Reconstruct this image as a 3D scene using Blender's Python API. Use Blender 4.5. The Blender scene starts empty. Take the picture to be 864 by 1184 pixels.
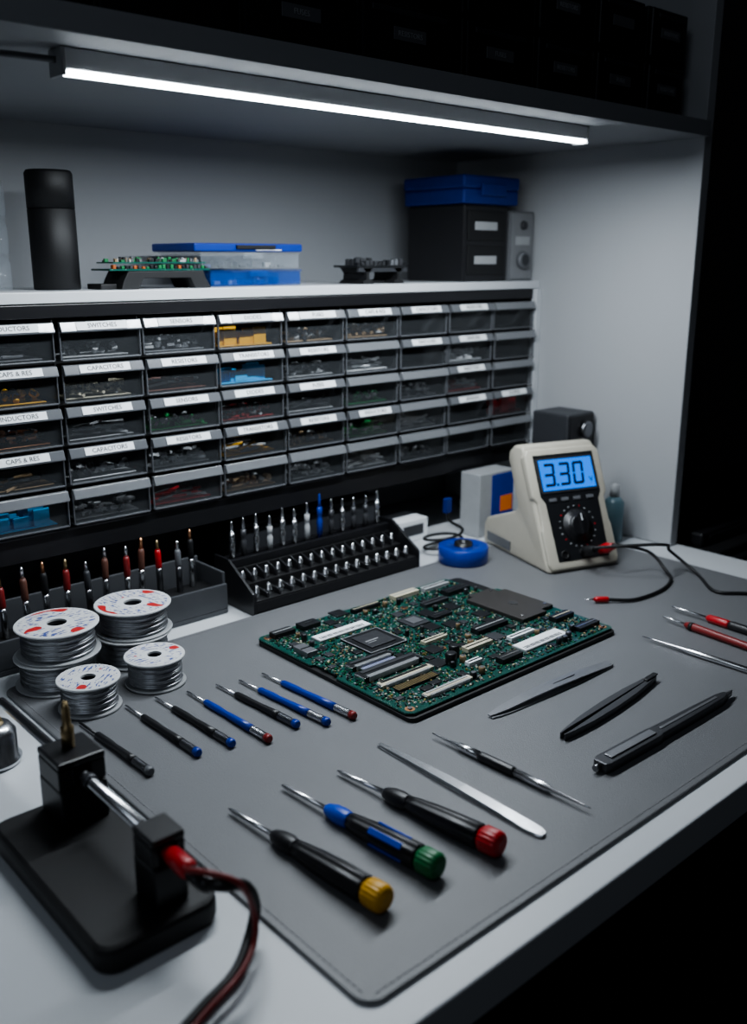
import bpy, bmesh, math, random
from mathutils import Vector, Matrix
TZ=.75
random.seed(7)
SC=bpy.context.scene
COL=SC.collection
# ------------------------------------------------------------------ materials
MATS={}
def mat(name,color,rough=.5,metal=0,var=.12,vscale=60,bump=0,bscale=200,trans=0,emis=None,estr=0,alpha=1,coat=0,spec=.5):
    if name in MATS: return MATS[name]
    m=bpy.data.materials.new(name); m.use_nodes=True; nt=m.node_tree; N=nt.nodes; b=N['Principled BSDF']
    c=(*color,1)
    b.inputs['Roughness'].default_value=rough; b.inputs['Metallic'].default_value=metal
    b.inputs['Base Color'].default_value=c; b.inputs['Specular IOR Level'].default_value=spec
    tc=N.new('ShaderNodeTexCoord'); 
    if var>0:
        nz=N.new('ShaderNodeTexNoise'); nz.inputs['Scale'].default_value=vscale; nz.inputs['Detail'].default_value=3
        nt.links.new(tc.outputs['Object'],nz.inputs['Vector'])
        mx=N.new('ShaderNodeMix'); mx.data_type='RGBA'
        mx.inputs[6].default_value=(*[v*(1-var) for v in color],1); mx.inputs[7].default_value=(*[min(1,v*(1+var)) for v in color],1)
        nt.links.new(nz.outputs['Fac'],mx.inputs[0]); nt.links.new(mx.outputs[2],b.inputs['Base Color'])
    if bump>0:
        n2=N.new('ShaderNodeTexNoise'); n2.inputs['Scale'].default_value=bscale; n2.inputs['Detail'].default_value=4
        nt.links.new(tc.outputs['Object'],n2.inputs['Vector'])
        bp=N.new('ShaderNodeBump'); bp.inputs['Strength'].default_value=bump; bp.inputs['Distance'].default_value=.001
        nt.links.new(n2.outputs['Fac'],bp.inputs['Height']); nt.links.new(bp.outputs['Normal'],b.inputs['Normal'])
    if trans: b.inputs['Transmission Weight'].default_value=trans
    if emis: b.inputs['Emission Color'].default_value=(*emis,1); b.inputs['Emission Strength'].default_value=estr
    if alpha<1: b.inputs['Alpha'].default_value=alpha
    if coat: b.inputs['Coat Weight'].default_value=coat
    MATS[name]=m; return m
white=mat('white_laminate',(.56,.58,.60),.42,var=.03,vscale=8,bump=.03)
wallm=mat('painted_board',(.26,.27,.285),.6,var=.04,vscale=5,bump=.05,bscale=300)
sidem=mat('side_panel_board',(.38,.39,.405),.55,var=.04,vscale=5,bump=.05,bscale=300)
darkwall=mat('dark_wall',(.11,.105,.105),.7,var=.2,vscale=4)
floorm=mat('dark_floor',(.02,.02,.023),.5,var=.3,vscale=3)
black=mat('black_plastic',(.012,.012,.014),.36,bump=.05,bscale=600)
blackm=mat('matte_black',(.009,.009,.01),.55,bump=.1,bscale=500)
rubber=mat('rubber_grip',(.016,.016,.018),.40,bump=.05,bscale=700)
dgrey=mat('dark_grey_plastic',(.035,.037,.042),.45,bump=.05,bscale=500)
trayg=mat('tray_grey_plastic',(.07,.073,.08),.45,bump=.05,bscale=500)
grey=mat('grey_plastic',(.13,.135,.145),.45)
mgrey=mat('painted_grey_metal',(.20,.205,.215),.4)
lgrey=mat('light_grey_plastic',(.36,.37,.38),.4)
lampg=mat('white_lamp_housing',(.62,.63,.65),.4,var=.03)
steel=mat('brushed_steel',(.66,.67,.69),.26,1,var=.08,vscale=60)
steeld=mat('dark_steel',(.24,.245,.26),.36,1,var=.12,vscale=60)
satin=mat('satin_steel',(.24,.245,.26),.34,.6,var=.1,vscale=40)
gun=mat('gunmetal_coating',(.075,.077,.084),.36,.5,var=.1,vscale=80)
plate=mat('dark_bronze_plate',(.05,.046,.044),.5,.3,var=.15,vscale=30)
brass=mat('brass',(.42,.32,.18),.4,1)
gold=mat('gold_contact',(.6,.45,.18),.35,1)
copper=mat('copper',(.7,.36,.2),.35,1)
solder=mat('solder_wire',(.38,.39,.41),.4,1,var=.2,vscale=300)
red=mat('red_plastic',(.42,.015,.02),.35)
dred=mat('dark_red_plastic',(.2,.018,.018),.4)
blue=mat('blue_plastic',(.006,.035,.28),.35)
navy=mat('navy_plastic',(.004,.022,.17),.4)
bblue=mat('bright_blue_plastic',(.008,.065,.48),.35)
green=mat('green_plastic',(.015,.16,.055),.4)
bgreen=mat('bright_green_plastic',(.03,.36,.09),.4)
yellow=mat('amber_plastic',(.62,.33,.02),.4)
orange=mat('orange_plastic',(.8,.2,.02),.4)
dorange=mat('dull_orange_plastic',(.35,.09,.015),.5)
teal=mat('pale_teal_plastic',(.10,.17,.20),.3)
skyb=mat('light_blue_plastic',(.03,.38,.75),.45)
brown=mat('brown_plastic',(.12,.05,.035),.5)
cream=mat('cream_plastic',(.47,.44,.37),.45,var=.04,bump=.05,bscale=800)
paper=mat('white_paper',(.78,.80,.82),.7,var=.04)
flange=mat('white_spool_plastic',(.58,.59,.60),.5,var=.04)
ink=mat('black_ink',(.01,.01,.012),.6,var=0)
chip=mat('chip_black',(.014,.015,.017),.35)
beige=mat('beige_connector',(.5,.46,.35),.5)
ceram=mat('capacitor_tan',(.30,.21,.12),.5)
smoke=mat('smoky_clear_plastic',(.12,.13,.14),.06,var=0,alpha=.15,spec=1)
clear=mat('clear_plastic',(.5,.56,.62),.08,var=0,alpha=.12,spec=.9)
bclear=mat('blue_clear_plastic',(.02,.10,.42),.12,var=0,alpha=.32,spec=.8)
edgep=mat('frosted_drawer_edge',(.115,.12,.13),.18,var=.05,spec=.8)
edgec=mat('clear_drawer_lip',(.24,.25,.265),.15,var=.05,alpha=.65,spec=1)
led=mat('led_diffuser',(1,1,1),.5,var=0,emis=(.88,.95,1),estr=16)
lcd=mat('lcd_backlight',(.0,.01,.04),.4,var=0,emis=(.0,.20,.95),estr=1.35,spec=.2)
stitchm=mat('thread',(.2,.2,.21),.7)
def matleather():
    m=mat('grey_leather',(.150,.153,.160),.44,var=.06,vscale=12)
    nt=m.node_tree;N=nt.nodes;b=N['Principled BSDF'];tc=N.new('ShaderNodeTexCoord')
    v=N.new('ShaderNodeTexVoronoi');v.inputs['Scale'].default_value=900
    nt.links.new(tc.outputs['Object'],v.inputs['Vector'])
    bp=N.new('ShaderNodeBump');bp.inputs['Strength'].default_value=.25;bp.inputs['Distance'].default_value=.0006
    nt.links.new(v.outputs['Distance'],bp.inputs['Height']);nt.links.new(bp.outputs['Normal'],b.inputs['Normal'])
    return m
leather=matleather()
def matpcb():
    m=bpy.data.materials.new('circuit_board_green');m.use_nodes=True;nt=m.node_tree;N=nt.nodes;b=N['Principled BSDF']
    tc=N.new('ShaderNodeTexCoord')
    br=N.new('ShaderNodeTexBrick');br.inputs['Scale'].default_value=130;br.inputs['Mortar Size'].default_value=.045
    br.inputs['Color1'].default_value=(.002,.024,.020,1);br.inputs['Color2'].default_value=(.003,.042,.034,1);br.inputs['Mortar'].default_value=(.012,.10,.078,1)
    nt.links.new(tc.outputs['Object'],br.inputs['Vector'])
    v=N.new('ShaderNodeTexVoronoi');v.inputs['Scale'].default_value=420
    nt.links.new(tc.outputs['Object'],v.inputs['Vector'])
    r=N.new('ShaderNodeValToRGB');r.color_ramp.elements[0].position=.16;r.color_ramp.elements[1].position=.20
    r.color_ramp.elements[0].color=(1,1,1,1);r.color_ramp.elements[1].color=(0,0,0,1)
    nt.links.new(v.outputs['Distance'],r.inputs[0])
    nz=N.new('ShaderNodeTexNoise');nz.inputs['Scale'].default_value=35
    nt.links.new(tc.outputs['Object'],nz.inputs['Vector'])
    r2=N.new('ShaderNodeValToRGB');r2.color_ramp.elements[0].position=.5;r2.color_ramp.elements[1].position=.55
    nt.links.new(nz.outputs['Fac'],r2.inputs[0])
    mu=N.new('ShaderNodeMath');mu.operation='MULTIPLY'
    nt.links.new(r.outputs[0],mu.inputs[0]);nt.links.new(r2.outputs[0],mu.inputs[1])
    mx=N.new('ShaderNodeMix');mx.data_type='RGBA';mx.inputs[7].default_value=(.42,.48,.40,1)
    nt.links.new(mu.outputs[0],mx.inputs[0]);nt.links.new(br.outputs['Color'],mx.inputs[6])
    nt.links.new(mx.outputs[2],b.inputs['Base Color']);b.inputs['Roughness'].default_value=.28
    return m
pcbm=matpcb()
def matspool():
    m=bpy.data.materials.new('printed_spool_label');m.use_nodes=True;nt=m.node_tree;N=nt.nodes;b=N['Principled BSDF']
    tc=N.new('ShaderNodeTexCoord')
    nz=N.new('ShaderNodeTexNoise');nz.inputs['Scale'].default_value=420;nz.inputs['Detail'].default_value=1
    mp=N.new('ShaderNodeMapping');mp.inputs['Scale'].default_value=(.35,1,1)
    nt.links.new(tc.outputs['Object'],mp.inputs[0]);nt.links.new(mp.outputs[0],nz.inputs['Vector'])
    big=N.new('ShaderNodeTexNoise');big.inputs['Scale'].default_value=40;big.inputs['Detail'].default_value=0
    nt.links.new(tc.outputs['Object'],big.inputs['Vector'])
    r=N.new('ShaderNodeValToRGB');r.color_ramp.interpolation='CONSTANT';e=r.color_ramp.elements
    e[0].position=0;e[0].color=(.05,.08,.26,1);e[1].position=.42;e[1].color=(.58,.58,.58,1)
    nt.links.new(nz.outputs['Fac'],r.inputs[0])
    r2=N.new('ShaderNodeValToRGB');r2.color_ramp.interpolation='CONSTANT';e=r2.color_ramp.elements
    e[0].position=0;e[0].color=(0,0,0,1);e[1].position=.60;e[1].color=(1,1,1,1)
    nt.links.new(big.outputs['Fac'],r2.inputs[0])
    mx=N.new('ShaderNodeMix');mx.data_type='RGBA';mx.inputs[7].default_value=(.45,.025,.025,1)
    nt.links.new(r2.outputs[0],mx.inputs[0]);nt.links.new(r.outputs[0],mx.inputs[6])
    nt.links.new(mx.outputs[2],b.inputs['Base Color']);b.inputs['Roughness'].default_value=.5
    return m
spooll=matspool()
# ------------------------------------------------------------------ mesh builder
class B:
    def __init__(s): s.bm=bmesh.new(); s.mats=[]
    def mi(s,m):
        if m not in s.mats: s.mats.append(m)
        return s.mats.index(m)
    def _fin(s,fs,m,smooth=False):
        i=s.mi(m)
        for f in fs: f.material_index=i; f.smooth=smooth
    def box(s,x0,x1,y0,y1,z0,z1,m,bev=0,rot=None,seg=2):
        t=bmesh.new(); bmesh.ops.create_cube(t,size=1)
        for v in t.verts: v.co=Vector(((x0+x1)/2+v.co.x*(x1-x0),(y0+y1)/2+v.co.y*(y1-y0),(z0+z1)/2+v.co.z*(z1-z0)))
        if bev: bmesh.ops.bevel(t,geom=t.edges[:],offset=bev,segments=seg,affect='EDGES',profile=.5)
        if rot:
            bmesh.ops.transform(t,matrix=rot,verts=t.verts)
        s._merge(t,m,False); return s
    def _merge(s,t,m,smooth):
        mp={}
        for v in t.verts: mp[v]=s.bm.verts.new(v.co)
        fs=[]
        for f in t.faces:
            try: fs.append(s.bm.faces.new([mp[v] for v in f.verts]))
            except ValueError: pass
        s._fin(fs,m,smooth); t.free()
    def lathe(s,prof,m,seg=24,p0=(0,0,0),axis=(1,0,0),lobes=0,amp=0,cap=True,smooth=True):
        ax=Vector(axis).normalized(); q=ax.to_track_quat('Z','Y'); p0=Vector(p0)
        rings=[]
        for (h,r) in prof:
            ring=[]
            for k in range(seg):
                a=2*math.pi*k/seg; rr=r*(1+amp*math.cos(lobes*a)) if lobes else r
                ring.append(s.bm.verts.new(p0+q@Vector((rr*math.cos(a),rr*math.sin(a),h))))
            rings.append(ring)
        fs=[]
        for a,b in zip(rings,rings[1:]):
            for k in range(seg):
                fs.append(s.bm.faces.new((a[k],a[(k+1)%seg],b[(k+1)%seg],b[k])))
        s._fin(fs,m,smooth)
        if cap:
            c=[s.bm.faces.new(rings[0][::-1]),s.bm.faces.new(rings[-1])]; s._fin(c,m,False)
        return s
    def cyl(s,p0,p1,r,m,r1=None,seg=20):
        p0=Vector(p0);p1=Vector(p1);L=(p1-p0).length
        return s.lathe([(0,r),(L,r if r1 is None else r1)],m,seg,p0,(p1-p0))
    def prism(s,poly,h0,h1,m,plane='xy',bev=0,seg=2,rot=None):
        t=bmesh.new()
        def P(a,b,h): return {'xy':(a,b,h),'xz':(a,h,b),'yz':(h,a,b)}[plane]
        A=[t.verts.new(P(a,b,h0)) for a,b in poly];C=[t.verts.new(P(a,b,h1)) for a,b in poly]
        t.faces.new(A[::-1]);t.faces.new(C)
        n=len(poly)
        for k in range(n): t.faces.new((A[k],A[(k+1)%n],C[(k+1)%n],C[k]))
        bmesh.ops.recalc_face_normals(t,faces=t.faces)
        if bev: bmesh.ops.bevel(t,geom=t.edges[:],offset=bev,segments=seg,affect='EDGES',profile=.5)
        if rot: bmesh.ops.transform(t,matrix=rot,verts=t.verts)
        s._merge(t,m,False); return s
    def tube(s,pts,r,m,seg=10,sub=8):
        P=[Vector(p) for p in pts]
        Q=[P[0]]+P+[P[-1]]; C=[]
        for i in range(1,len(Q)-2):
            for k in range(sub):
                t=k/sub; a,b,c,d=Q[i-1],Q[i],Q[i+1],Q[i+2]
                C.append(.5*((2*b)+(-a+c)*t+(2*a-5*b+4*c-d)*t*t+(-a+3*b-3*c+d)*t**3))
        C.append(P[-1]); rings=[]
        up=Vector((0,0,1)); last=None
        for i,p in enumerate(C):
            d=(C[min(i+1,len(C)-1)]-C[max(i-1,0)]).normalized()
            if last is None:
                n=d.cross(up); 
                if n.length<1e-3: n=d.cross(Vector((1,0,0)))
            else: n=last-d*last.dot(d)
            n.normalize(); last=n; b2=d.cross(n)
            rings.append([s.bm.verts.new(p+(n*math.cos(2*math.pi*k/seg)+b2*math.sin(2*math.pi*k/seg))*r) for k in range(seg)])
        fs=[]
        for a,b in zip(rings,rings[1:]):
            for k in range(seg): fs.append(s.bm.faces.new((a[k],a[(k+1)%seg],b[(k+1)%seg],b[k])))
        fs+= [s.bm.faces.new(rings[0][::-1]),s.bm.faces.new(rings[-1])]
        s._fin(fs,m,True); return s
    def obj(s,name,parent=None,loc=(0,0,0),rot=(0,0,0),sharp=False,**kw):
        bmesh.ops.recalc_face_normals(s.bm,faces=s.bm.faces)
        if sharp:
            for f in s.bm.faces: f.smooth=True
            for ed in s.bm.edges:
                if len(ed.link_faces)==2 and ed.calc_face_angle(0)>math.radians(32): ed.smooth=False
        me=bpy.data.meshes.new(name); s.bm.to_mesh(me); s.bm.free()
        for m in s.mats: me.materials.append(m)
        o=bpy.data.objects.new(name,me); COL.objects.link(o)
        o.location=loc; o.rotation_euler=rot
        if parent: o.parent=parent
        for k,v in kw.items(): o[k]=v
        return o
def thing(name,label,cat,loc,rz=0,ry=0,group=None,rx=0):
    e=bpy.data.objects.new(name,None); e.empty_display_size=.02; COL.objects.link(e)
    e.location=(loc[0],loc[1],loc[2]+TZ); e.rotation_euler=(rx,ry,rz)
    e['label']=label; e['category']=cat
    if group: e['group']=group
    return e
def copy_thing(src,loc,rz=None,**kw):
    n=src.copy(); COL.objects.link(n); n.location=(loc[0],loc[1],loc[2]+TZ)
    if rz is not None: n.rotation_euler=(0,0,rz)
    for c in src.children:
        k=c.copy(); COL.objects.link(k); k.parent=n
        for g in c.children:
            h=g.copy(); COL.objects.link(h); h.parent=k
    for k,v in kw.items(): n[k]=v
    return n
def wipe(src):
    for o in list(src.children_recursive): bpy.data.objects.remove(o)
    bpy.data.objects.remove(src)
TXT={}
def text_mesh(word,size,m,ext=.0001):
    key=(word,size,m.name)
    if key in TXT: return TXT[key]
    cu=bpy.data.curves.new('lettering','FONT'); cu.body=word; cu.size=size; cu.align_x='CENTER'; cu.align_y='CENTER'; cu.extrude=ext; cu.resolution_u=2
    o=bpy.data.objects.new('lettering',cu); COL.objects.link(o)
    bpy.context.view_layer.update()
    dg=bpy.context.evaluated_depsgraph_get()
    me=bpy.data.meshes.new_from_object(o.evaluated_get(dg)); me.materials.clear(); me.materials.append(m)
    bpy.data.objects.remove(o); TXT[key]=me; return me
def text(word,size,m,parent,loc,rot,name='lettering'):
    o=bpy.data.objects.new(name,text_mesh(word,size,m)); COL.objects.link(o); o.parent=parent; o.location=loc; o.rotation_euler=rot; return o
def rrect(x0,x1,y0,y1,r,n=6):
    P=[]
    for cx,cy,a0 in ((x1-r,y1-r,0),(x0+r,y1-r,90),(x0+r,y0+r,180),(x1-r,y0+r,270)):
        for k in range(n+1):
            a=math.radians(a0+90*k/n); P.append((cx+r*math.cos(a),cy+r*math.sin(a)))
    return P
# ------------------------------------------------------------------ setting
def struct(name,x0,x1,y0,y1,z0,z1,m):
    o=B().box(x0,x1,y0,y1,z0+TZ,z1+TZ,m).obj(name); o['kind']='structure'; return o
struct('floor',-2,3.2,-2.0,1.6,-.80,-.75,floorm)
struct('wall_back',-2,3.2,1.20,1.28,-.75,1.8,darkwall)
struct('wall_right',3.2,3.3,-2.0,1.6,-.75,1.8,darkwall)
# table
e=thing('workbench','white laminate workbench with square edges and dark legs','desk',(0,0,-.75))
B().box(-.55,1.258,.311,1.198,.718,.75,white,.0015).obj('tabletop',e)
for x in (-.5,1.19):
    for y in (.38,1.12): B().box(x-.025,x+.025,y-.025,y+.025,.004,.718,blackm,.002).obj('leg',e)
e=thing('work_stool','black round padded work stool standing on dark floor','stool',(.92,.16,-.75))
B().lathe([(.0,.05),(.0,.16),(.03,.17),(.05,.165),(.06,.14)],blackm,48,(0,0,.40),(0,0,1)).obj('seat',e)
B().cyl((0,0,.05),(0,0,.40),.022,steeld).obj('column',e)
b=B()
for k in range(5):
    b.box(.0,.24,-.015,.015,.02,.045,blackm,.004,Matrix.Rotation(2*math.pi*k/5,4,'Z'))
b.box(-.03,.03,-.03,.03,.018,.05,blackm,.004); b.obj('base',e)
e=thing('side_cabinet','low black cabinet standing beside the white workbench','cabinet',(1.275,.66,-.75))
B().box(0,.9,0,.30,.0,.742,blackm,.003).obj('body',e)
for z in (.03,.39): 
    dr=B().box(.01,.89,-.018,-.0005,z,z+.34,black,.003).obj('drawer',e); B().box(.35,.55,-.034,-.0185,z+.29,z+.30,steeld,.002).obj('handle',dr)
e=thing('equipment_case','flat black electronic device on low black cabinet','equipment',(1.29,.69,-.0075))
B().box(0,.36,0,.24,.0,.022,black,.004).obj('case',e); B().box(.02,.34,-.0012,-.0002,.006,.016,dgrey,.0003).obj('front_panel',e)
e=thing('tall_cabinet','tall dark grey cabinet beside white side panel','cabinet',(1.275,.98,-.75))
B().box(0,1.3,0,.20,.0,1.8,darkwall,.003).obj('body',e)
for x in (.005,.655): 
    dr=B().box(x,x+.64,-.018,-.0005,.02,1.79,darkwall,.002).obj('door',e); B().box(x+(.60 if x<.1 else .03),x+(.61 if x<.1 else .04),-.03,-.0185,1.1,1.25,steeld,.002).obj('handle',dr)
# shelving unit
e=thing('shelving_unit','white laminate shelving with side panel, deep upper shelf and lit alcove','shelving',(0,0,0))
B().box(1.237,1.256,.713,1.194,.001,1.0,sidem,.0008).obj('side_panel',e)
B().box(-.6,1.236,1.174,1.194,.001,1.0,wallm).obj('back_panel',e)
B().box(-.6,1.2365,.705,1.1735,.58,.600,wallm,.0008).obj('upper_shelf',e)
B().box(-.6,1.2365,.983,1.1735,.375,.387,white,.001).obj('lower_shelf',e)
B().box(1.2235,1.2365,.978,1.1735,.001,.3745,white,.0008).obj('support_panel',e)
# ------------------------------------------------------------------ LED fixture
e=thing('led_strip_light','slim grey under-shelf light bar with glowing white diffuser','lamp',(0,0,0))
B().box(.349,1.026,.752,.774,.5635,.5795,lampg,.001).obj('housing',e)
B().box(.352,1.024,.7515,.766,.5602,.5634,led,.0008).obj('diffuser',e)
B().box(.3455,.349,.751,.775,.559,.5795,lgrey,.0006).obj('end_cap',e)
B().box(1.026,1.029,.751,.775,.559,.5795,lgrey,.0006).obj('end_cap',e)
B().tube([(.346,.762,.571),(.32,.775,.573),(.28,.79,.575),(.15,.80,.5755),(-.1,.80,.5755)],.0026,grey).obj('power_cord',e)
ld=bpy.data.lights.new('led_area','AREA'); ld.shape='RECTANGLE'; ld.size=.67; ld.size_y=.011; ld.energy=5.4; ld.color=(.87,.94,1)
lo=bpy.data.objects.new('led_area',ld); COL.objects.link(lo); lo.location=(.688,.7595,TZ+.5596)
# ------------------------------------------------------------------ drawer rack
RX=1.2214; PW=.1002; PH=.0458; ZT=.358
e=thing('drawer_rack','black small-parts drawer cabinet frame under white shelf','cabinet',(0,0,0))
b=B()
b.box(.205,1.2225,1.115,1.12,.098,.374,blackm)
b.box(.205,1.2225,.985,1.1149,.098,.1265,black,.001)
b.box(.205,1.2225,.985,1.1149,.3595,.374,black,.001)
for r in range(1,5): b.box(.2195,RX-.0005,.989,1.1148,ZT-PH*r-.0012,ZT-PH*r+.0012,blackm)
for c in range(0,11):
    x=RX-PW*c; b.box(x-.001,x+.001,.988,1.1148,.1266,.3594,blackm)
b.obj('frame',e)
WORDS=["RESISTORS","CAPACITORS","DIODES","INDUCTORS","RESISTORS","FUSES","SWITCHES","TRANSISTORS","CAPS & RES","SENSORS"]
w=.0955; h=.0415
src=thing('parts_drawer','smoky clear plastic drawer with white printed label','drawer',(0,0,-3),group='small-parts drawers in the rack')
b=B()
b.box(0,w,0,.118,0,.0012,smoke).box(0,.0012,0,.118,.0013,.036,smoke).box(w-.0012,w,0,.118,.0013,.036,smoke).box(.0013,w-.0013,.1168,.118,.0013,.036,smoke)
b.box(.0013,w-.0013,0,.0012,.0013,.030,smoke)
b.obj('tray',src)
b=B()
b.box(.0015,w-.0015,-.0040,.0,-.0006,.0014,edgep,.0007)
b.box(.0,.0016,-.0032,.0,.0,.031,edgep,.0007).box(w-.0016,w,-.0032,.0,.0,.031,edgep,.0007)
b.obj('front_frame',src)
LP=[(0,.0295),(-.0065,.0292),(-.0088,.0302),(-.0090,.0312),(-.0048,.0408),(0,.0411)]
b=B(); b.prism(LP,.0006,w-.0006,edgep,'yz',.0006)
hd=b.obj('handle_lip',src)
b=B(); b.prism(LP,.0006,w-.0006,edgec,'yz',.0006); tmp=b.obj('handle_lip'); clearlip=tmp.data; bpy.data.objects.remove(tmp)
ang=math.atan2(.0096,.0042)
ny,nz=-math.sin(ang),math.cos(ang); my,mz=-.0069,.0360
b=B(); b.box(-(w/2-.0180),(w/2-.0180),-.0044,.0044,.0,.0006,paper)
lab=b.obj('label_card',hd,(w/2,my+ny*.0003,mz+nz*.0003),(ang,0,0))
drs=[]
rl=random.Random(3)
NOL=((0,8),(1,8),(2,8),(4,8),(4,7),(4,6),(4,5),(2,5),(4,4),(3,6),(4,3),(2,6),(1,5),(4,2),(4,1),(4,0))
for r in range(5):
    for c in range(10):
        x=RX-PW*(c+1)+.0024; z=ZT-PH*(r+1)+.0024
        col=8-c
        yo=.984-rl.uniform(0,.0045)
        d=copy_thing(src,(x,yo,z))
        hl=None
        for q in COL.objects:
            if q.parent and q.parent.parent==d and q.name.startswith('label_card'): hl=q
        if (r,col) in NOL:
            hl.parent.data=clearlip
            bpy.data.objects.remove(hl); d['label']='clear plastic drawer with translucent lip and no label'
        else:
            o=bpy.data.objects.new('lettering',text_mesh(WORDS[(col*3+r*5+3)%10],.0072,ink)); COL.objects.link(o)
            o.parent=hl.parent; o.location=(w/2,my+ny*.0011,mz+nz*.0011); o.rotation_euler=(ang,0,0)
        drs.append((r,col,x,z))
wipe(src)
cont={(0,3):yellow,(1,3):skyb,(2,2):bgreen,(3,3):yellow,(4,0):skyb,(3,8):red,(0,5):ceram,(0,1):lgrey,(4,1):lgrey,(2,4):lgrey,(3,4):ceram,(2,3):dred,(1,2):brown,(1,5):paper,(3,5):bgreen,(0,0):grey,(2,1):lgrey,(3,1):paper,(4,2):red,(1,0):yellow,(4,4):lgrey,(1,7):paper,(2,6):grey,(4,3):ceram,(1,4):lgrey,(0,4):ceram,(3,2):paper,(1,1):beige,(2,5):green,(3,6):lgrey,(0,2):grey,(2,0):copper,(3,0):ceram,(4,5):paper,(4,6):grey,(2,7):dred}
for (r,col,x,z) in drs:
    m=cont.get((r,col))
    if not m: continue
    b=B(); b.box(.008,.086,.004,.1,.0016,.003,m,.0005)
    style='big' if (r,col) in((4,0),(3,8),(0,3),(1,3)) else ('rods' if (r+col)%3==0 else ('discs' if (r+col)%3==1 else 'bits'))
    for k in range({'big':14,'rods':16,'discs':34,'bits':70}[style]):
        px=random.uniform(.012,.078) ; py=random.uniform(.002,.022)
        if style=='big': b.box(px-.009,px+.009,py,py+.003,.0032,random.uniform(.014,.025),m,.0003)
        elif style=='rods':
            px=random.uniform(.022,.07); R=Matrix.Translation((px,py+.002,random.uniform(.005,.016)))@Matrix.Rotation(random.uniform(-.4,.4),4,'Z')@Matrix.Rotation(random.uniform(-.25,.25),4,'Y')
            b.box(-.013,.013,-.0014,.0014,-.0014,.0014,random.choice([m,m,lgrey,steeld]),.0005,R)
        elif style=='discs':
            zz=random.uniform(.004,.014); b.lathe([(0,.0034),(.0035,.0034)],random.choice([m,m,chip,lgrey]),10,(px,py+.003,zz),(random.uniform(-1,1),random.uniform(-1,1),.6))
        else:
            R=Matrix.Translation((px,py+.002,random.uniform(.005,.018)))@Matrix.Rotation(random.uniform(0,3),4,'Z')@Matrix.Rotation(random.uniform(-.6,.6),4,'X')
            b.box(-.0045,.0045,-.0016,.0016,-.0015,.0015,random.choice([m,m,m,lgrey,chip]),0,R)
    o=b.obj('component_pile',loc=(x,.987,z+TZ)); o['kind']='stuff'; o['label']='loose electronic components lying in a clear parts drawer'; o['category']='components'; o['group']='loose parts in the drawers'
# ------------------------------------------------------------------ upper bins
bx=[(.30,.13),(.435,.13),(.57,.13),(.705,.13),(.84,.11),(.955,.105),(1.065,.10),(1.17,.09)]
for r in range(2):
    for i,(x,wd) in enumerate(bx):
        z=.6015+.0655*r
        d=thing('storage_bin','black plastic storage bin with small printed label on upper shelf','box',(x-wd/2,.735,z),group='black bins on the upper shelf')
        b=B(); b.box(0,wd-.005,.006,.3,0,.062,blackm,.002); b.obj('body',d)
        b=B(); b.box(.002,wd-.007,0,.0058,.002,.060,black,.002); b.box(.012,wd-.017,-.003,0,.048,.054,dgrey,.001); b.obj('front_panel',d)
        b=B(); b.box(wd/2-.024,wd/2+.020,-.0012,-.0002,.026,.038,grey,.0003); lc=b.obj('label_card',d)
        if (i+r)%2==0 or r==0: text("RESISTORS" if i%2 else "FUSES",.007,lgrey,lc,(wd/2-.002,-.0014,.032),(math.pi/2,0,0))
# ------------------------------------------------------------------ mat
MX0,MX1,MY0,MY1=.294,1.174,.335,.891
e=thing('desk_mat','large grey leather desk mat with stitched edge','mat',(0,0,.0002))
B().prism(rrect(MX0,MX1,MY0,MY1,.014),0,.003,leather,'xy',.0008).obj('pad',e)
b=B(); d=.006
def stitches(x0,y0,x1,y1):
    L=math.hypot(x1-x0,y1-y0); n=int(L/.0055); ux,uy=(x1-x0)/L,(y1-y0)/L
    for k in range(n):
        a=k*L/n; b2=a+.0036
        cx,cy=x0+ux*(a+b2)/2,y0+uy*(a+b2)/2; hx=.0018 if ux else .0004; hy=.0018 if uy else .0004
        b.box(cx-hx,cx+hx,cy-hy,cy+hy,.0029,.0034,stitchm)
stitches(MX0+.012,MY0+d,MX1-.012,MY0+d);stitches(MX0+.012,MY1-d,MX1-.012,MY1-d)
stitches(MX0+d,MY0+.012,MX0+d,MY1-.012);stitches(MX1-d,MY0+.012,MX1-d,MY1-.012)
b.obj('stitching',e)
MZ=.0034
# ------------------------------------------------------------------ motherboard
e=thing('motherboard','green laptop motherboard crowded with chips on a thin black tray','circuit board',(.551,.568,MZ))
B().prism(rrect(-.001,.327,-.004,.247,.008),0,.0045,blackm,'xy',.0008).obj('tray',e)
PB=.0075
poly=[(.006,0),(.322,0),(.326,.004),(.326,.176),(.306,.180),(.303,.243),(.299,.247),(.18,.247),(.178,.241),(.15,.241),(.148,.247),(.004,.247),(0,.243),(0,.15),(.005,.147),(.005,.11),(0,.107),(0,.006)]
B().prism(poly,.0058,PB,pcbm,'xy').obj('board',e)
for x,y in ((.02,.02),(.3,.02),(.02,.225),(.285,.225),(.16,.12)): B().cyl((x,y,.0045),(x,y,.0058),.003,steel).obj('standoff',e)
occ=[]
def free(x0,x1,y0,y1,g=.001):
    for a in occ:
        if x0<a[1]+g and x1>a[0]-g and y0<a[3]+g and y1>a[2]-g: return False
    return True
def put(name,x0,x1,y0,y1,hh,m,bev=.0003,fn=None):
    occ.append((x0,x1,y0,y1)); b=B(); b.box(x0,x1,y0,y1,PB,PB+hh,m,bev)
    if fn: fn(b)
    return b.obj(name,e)
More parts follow.
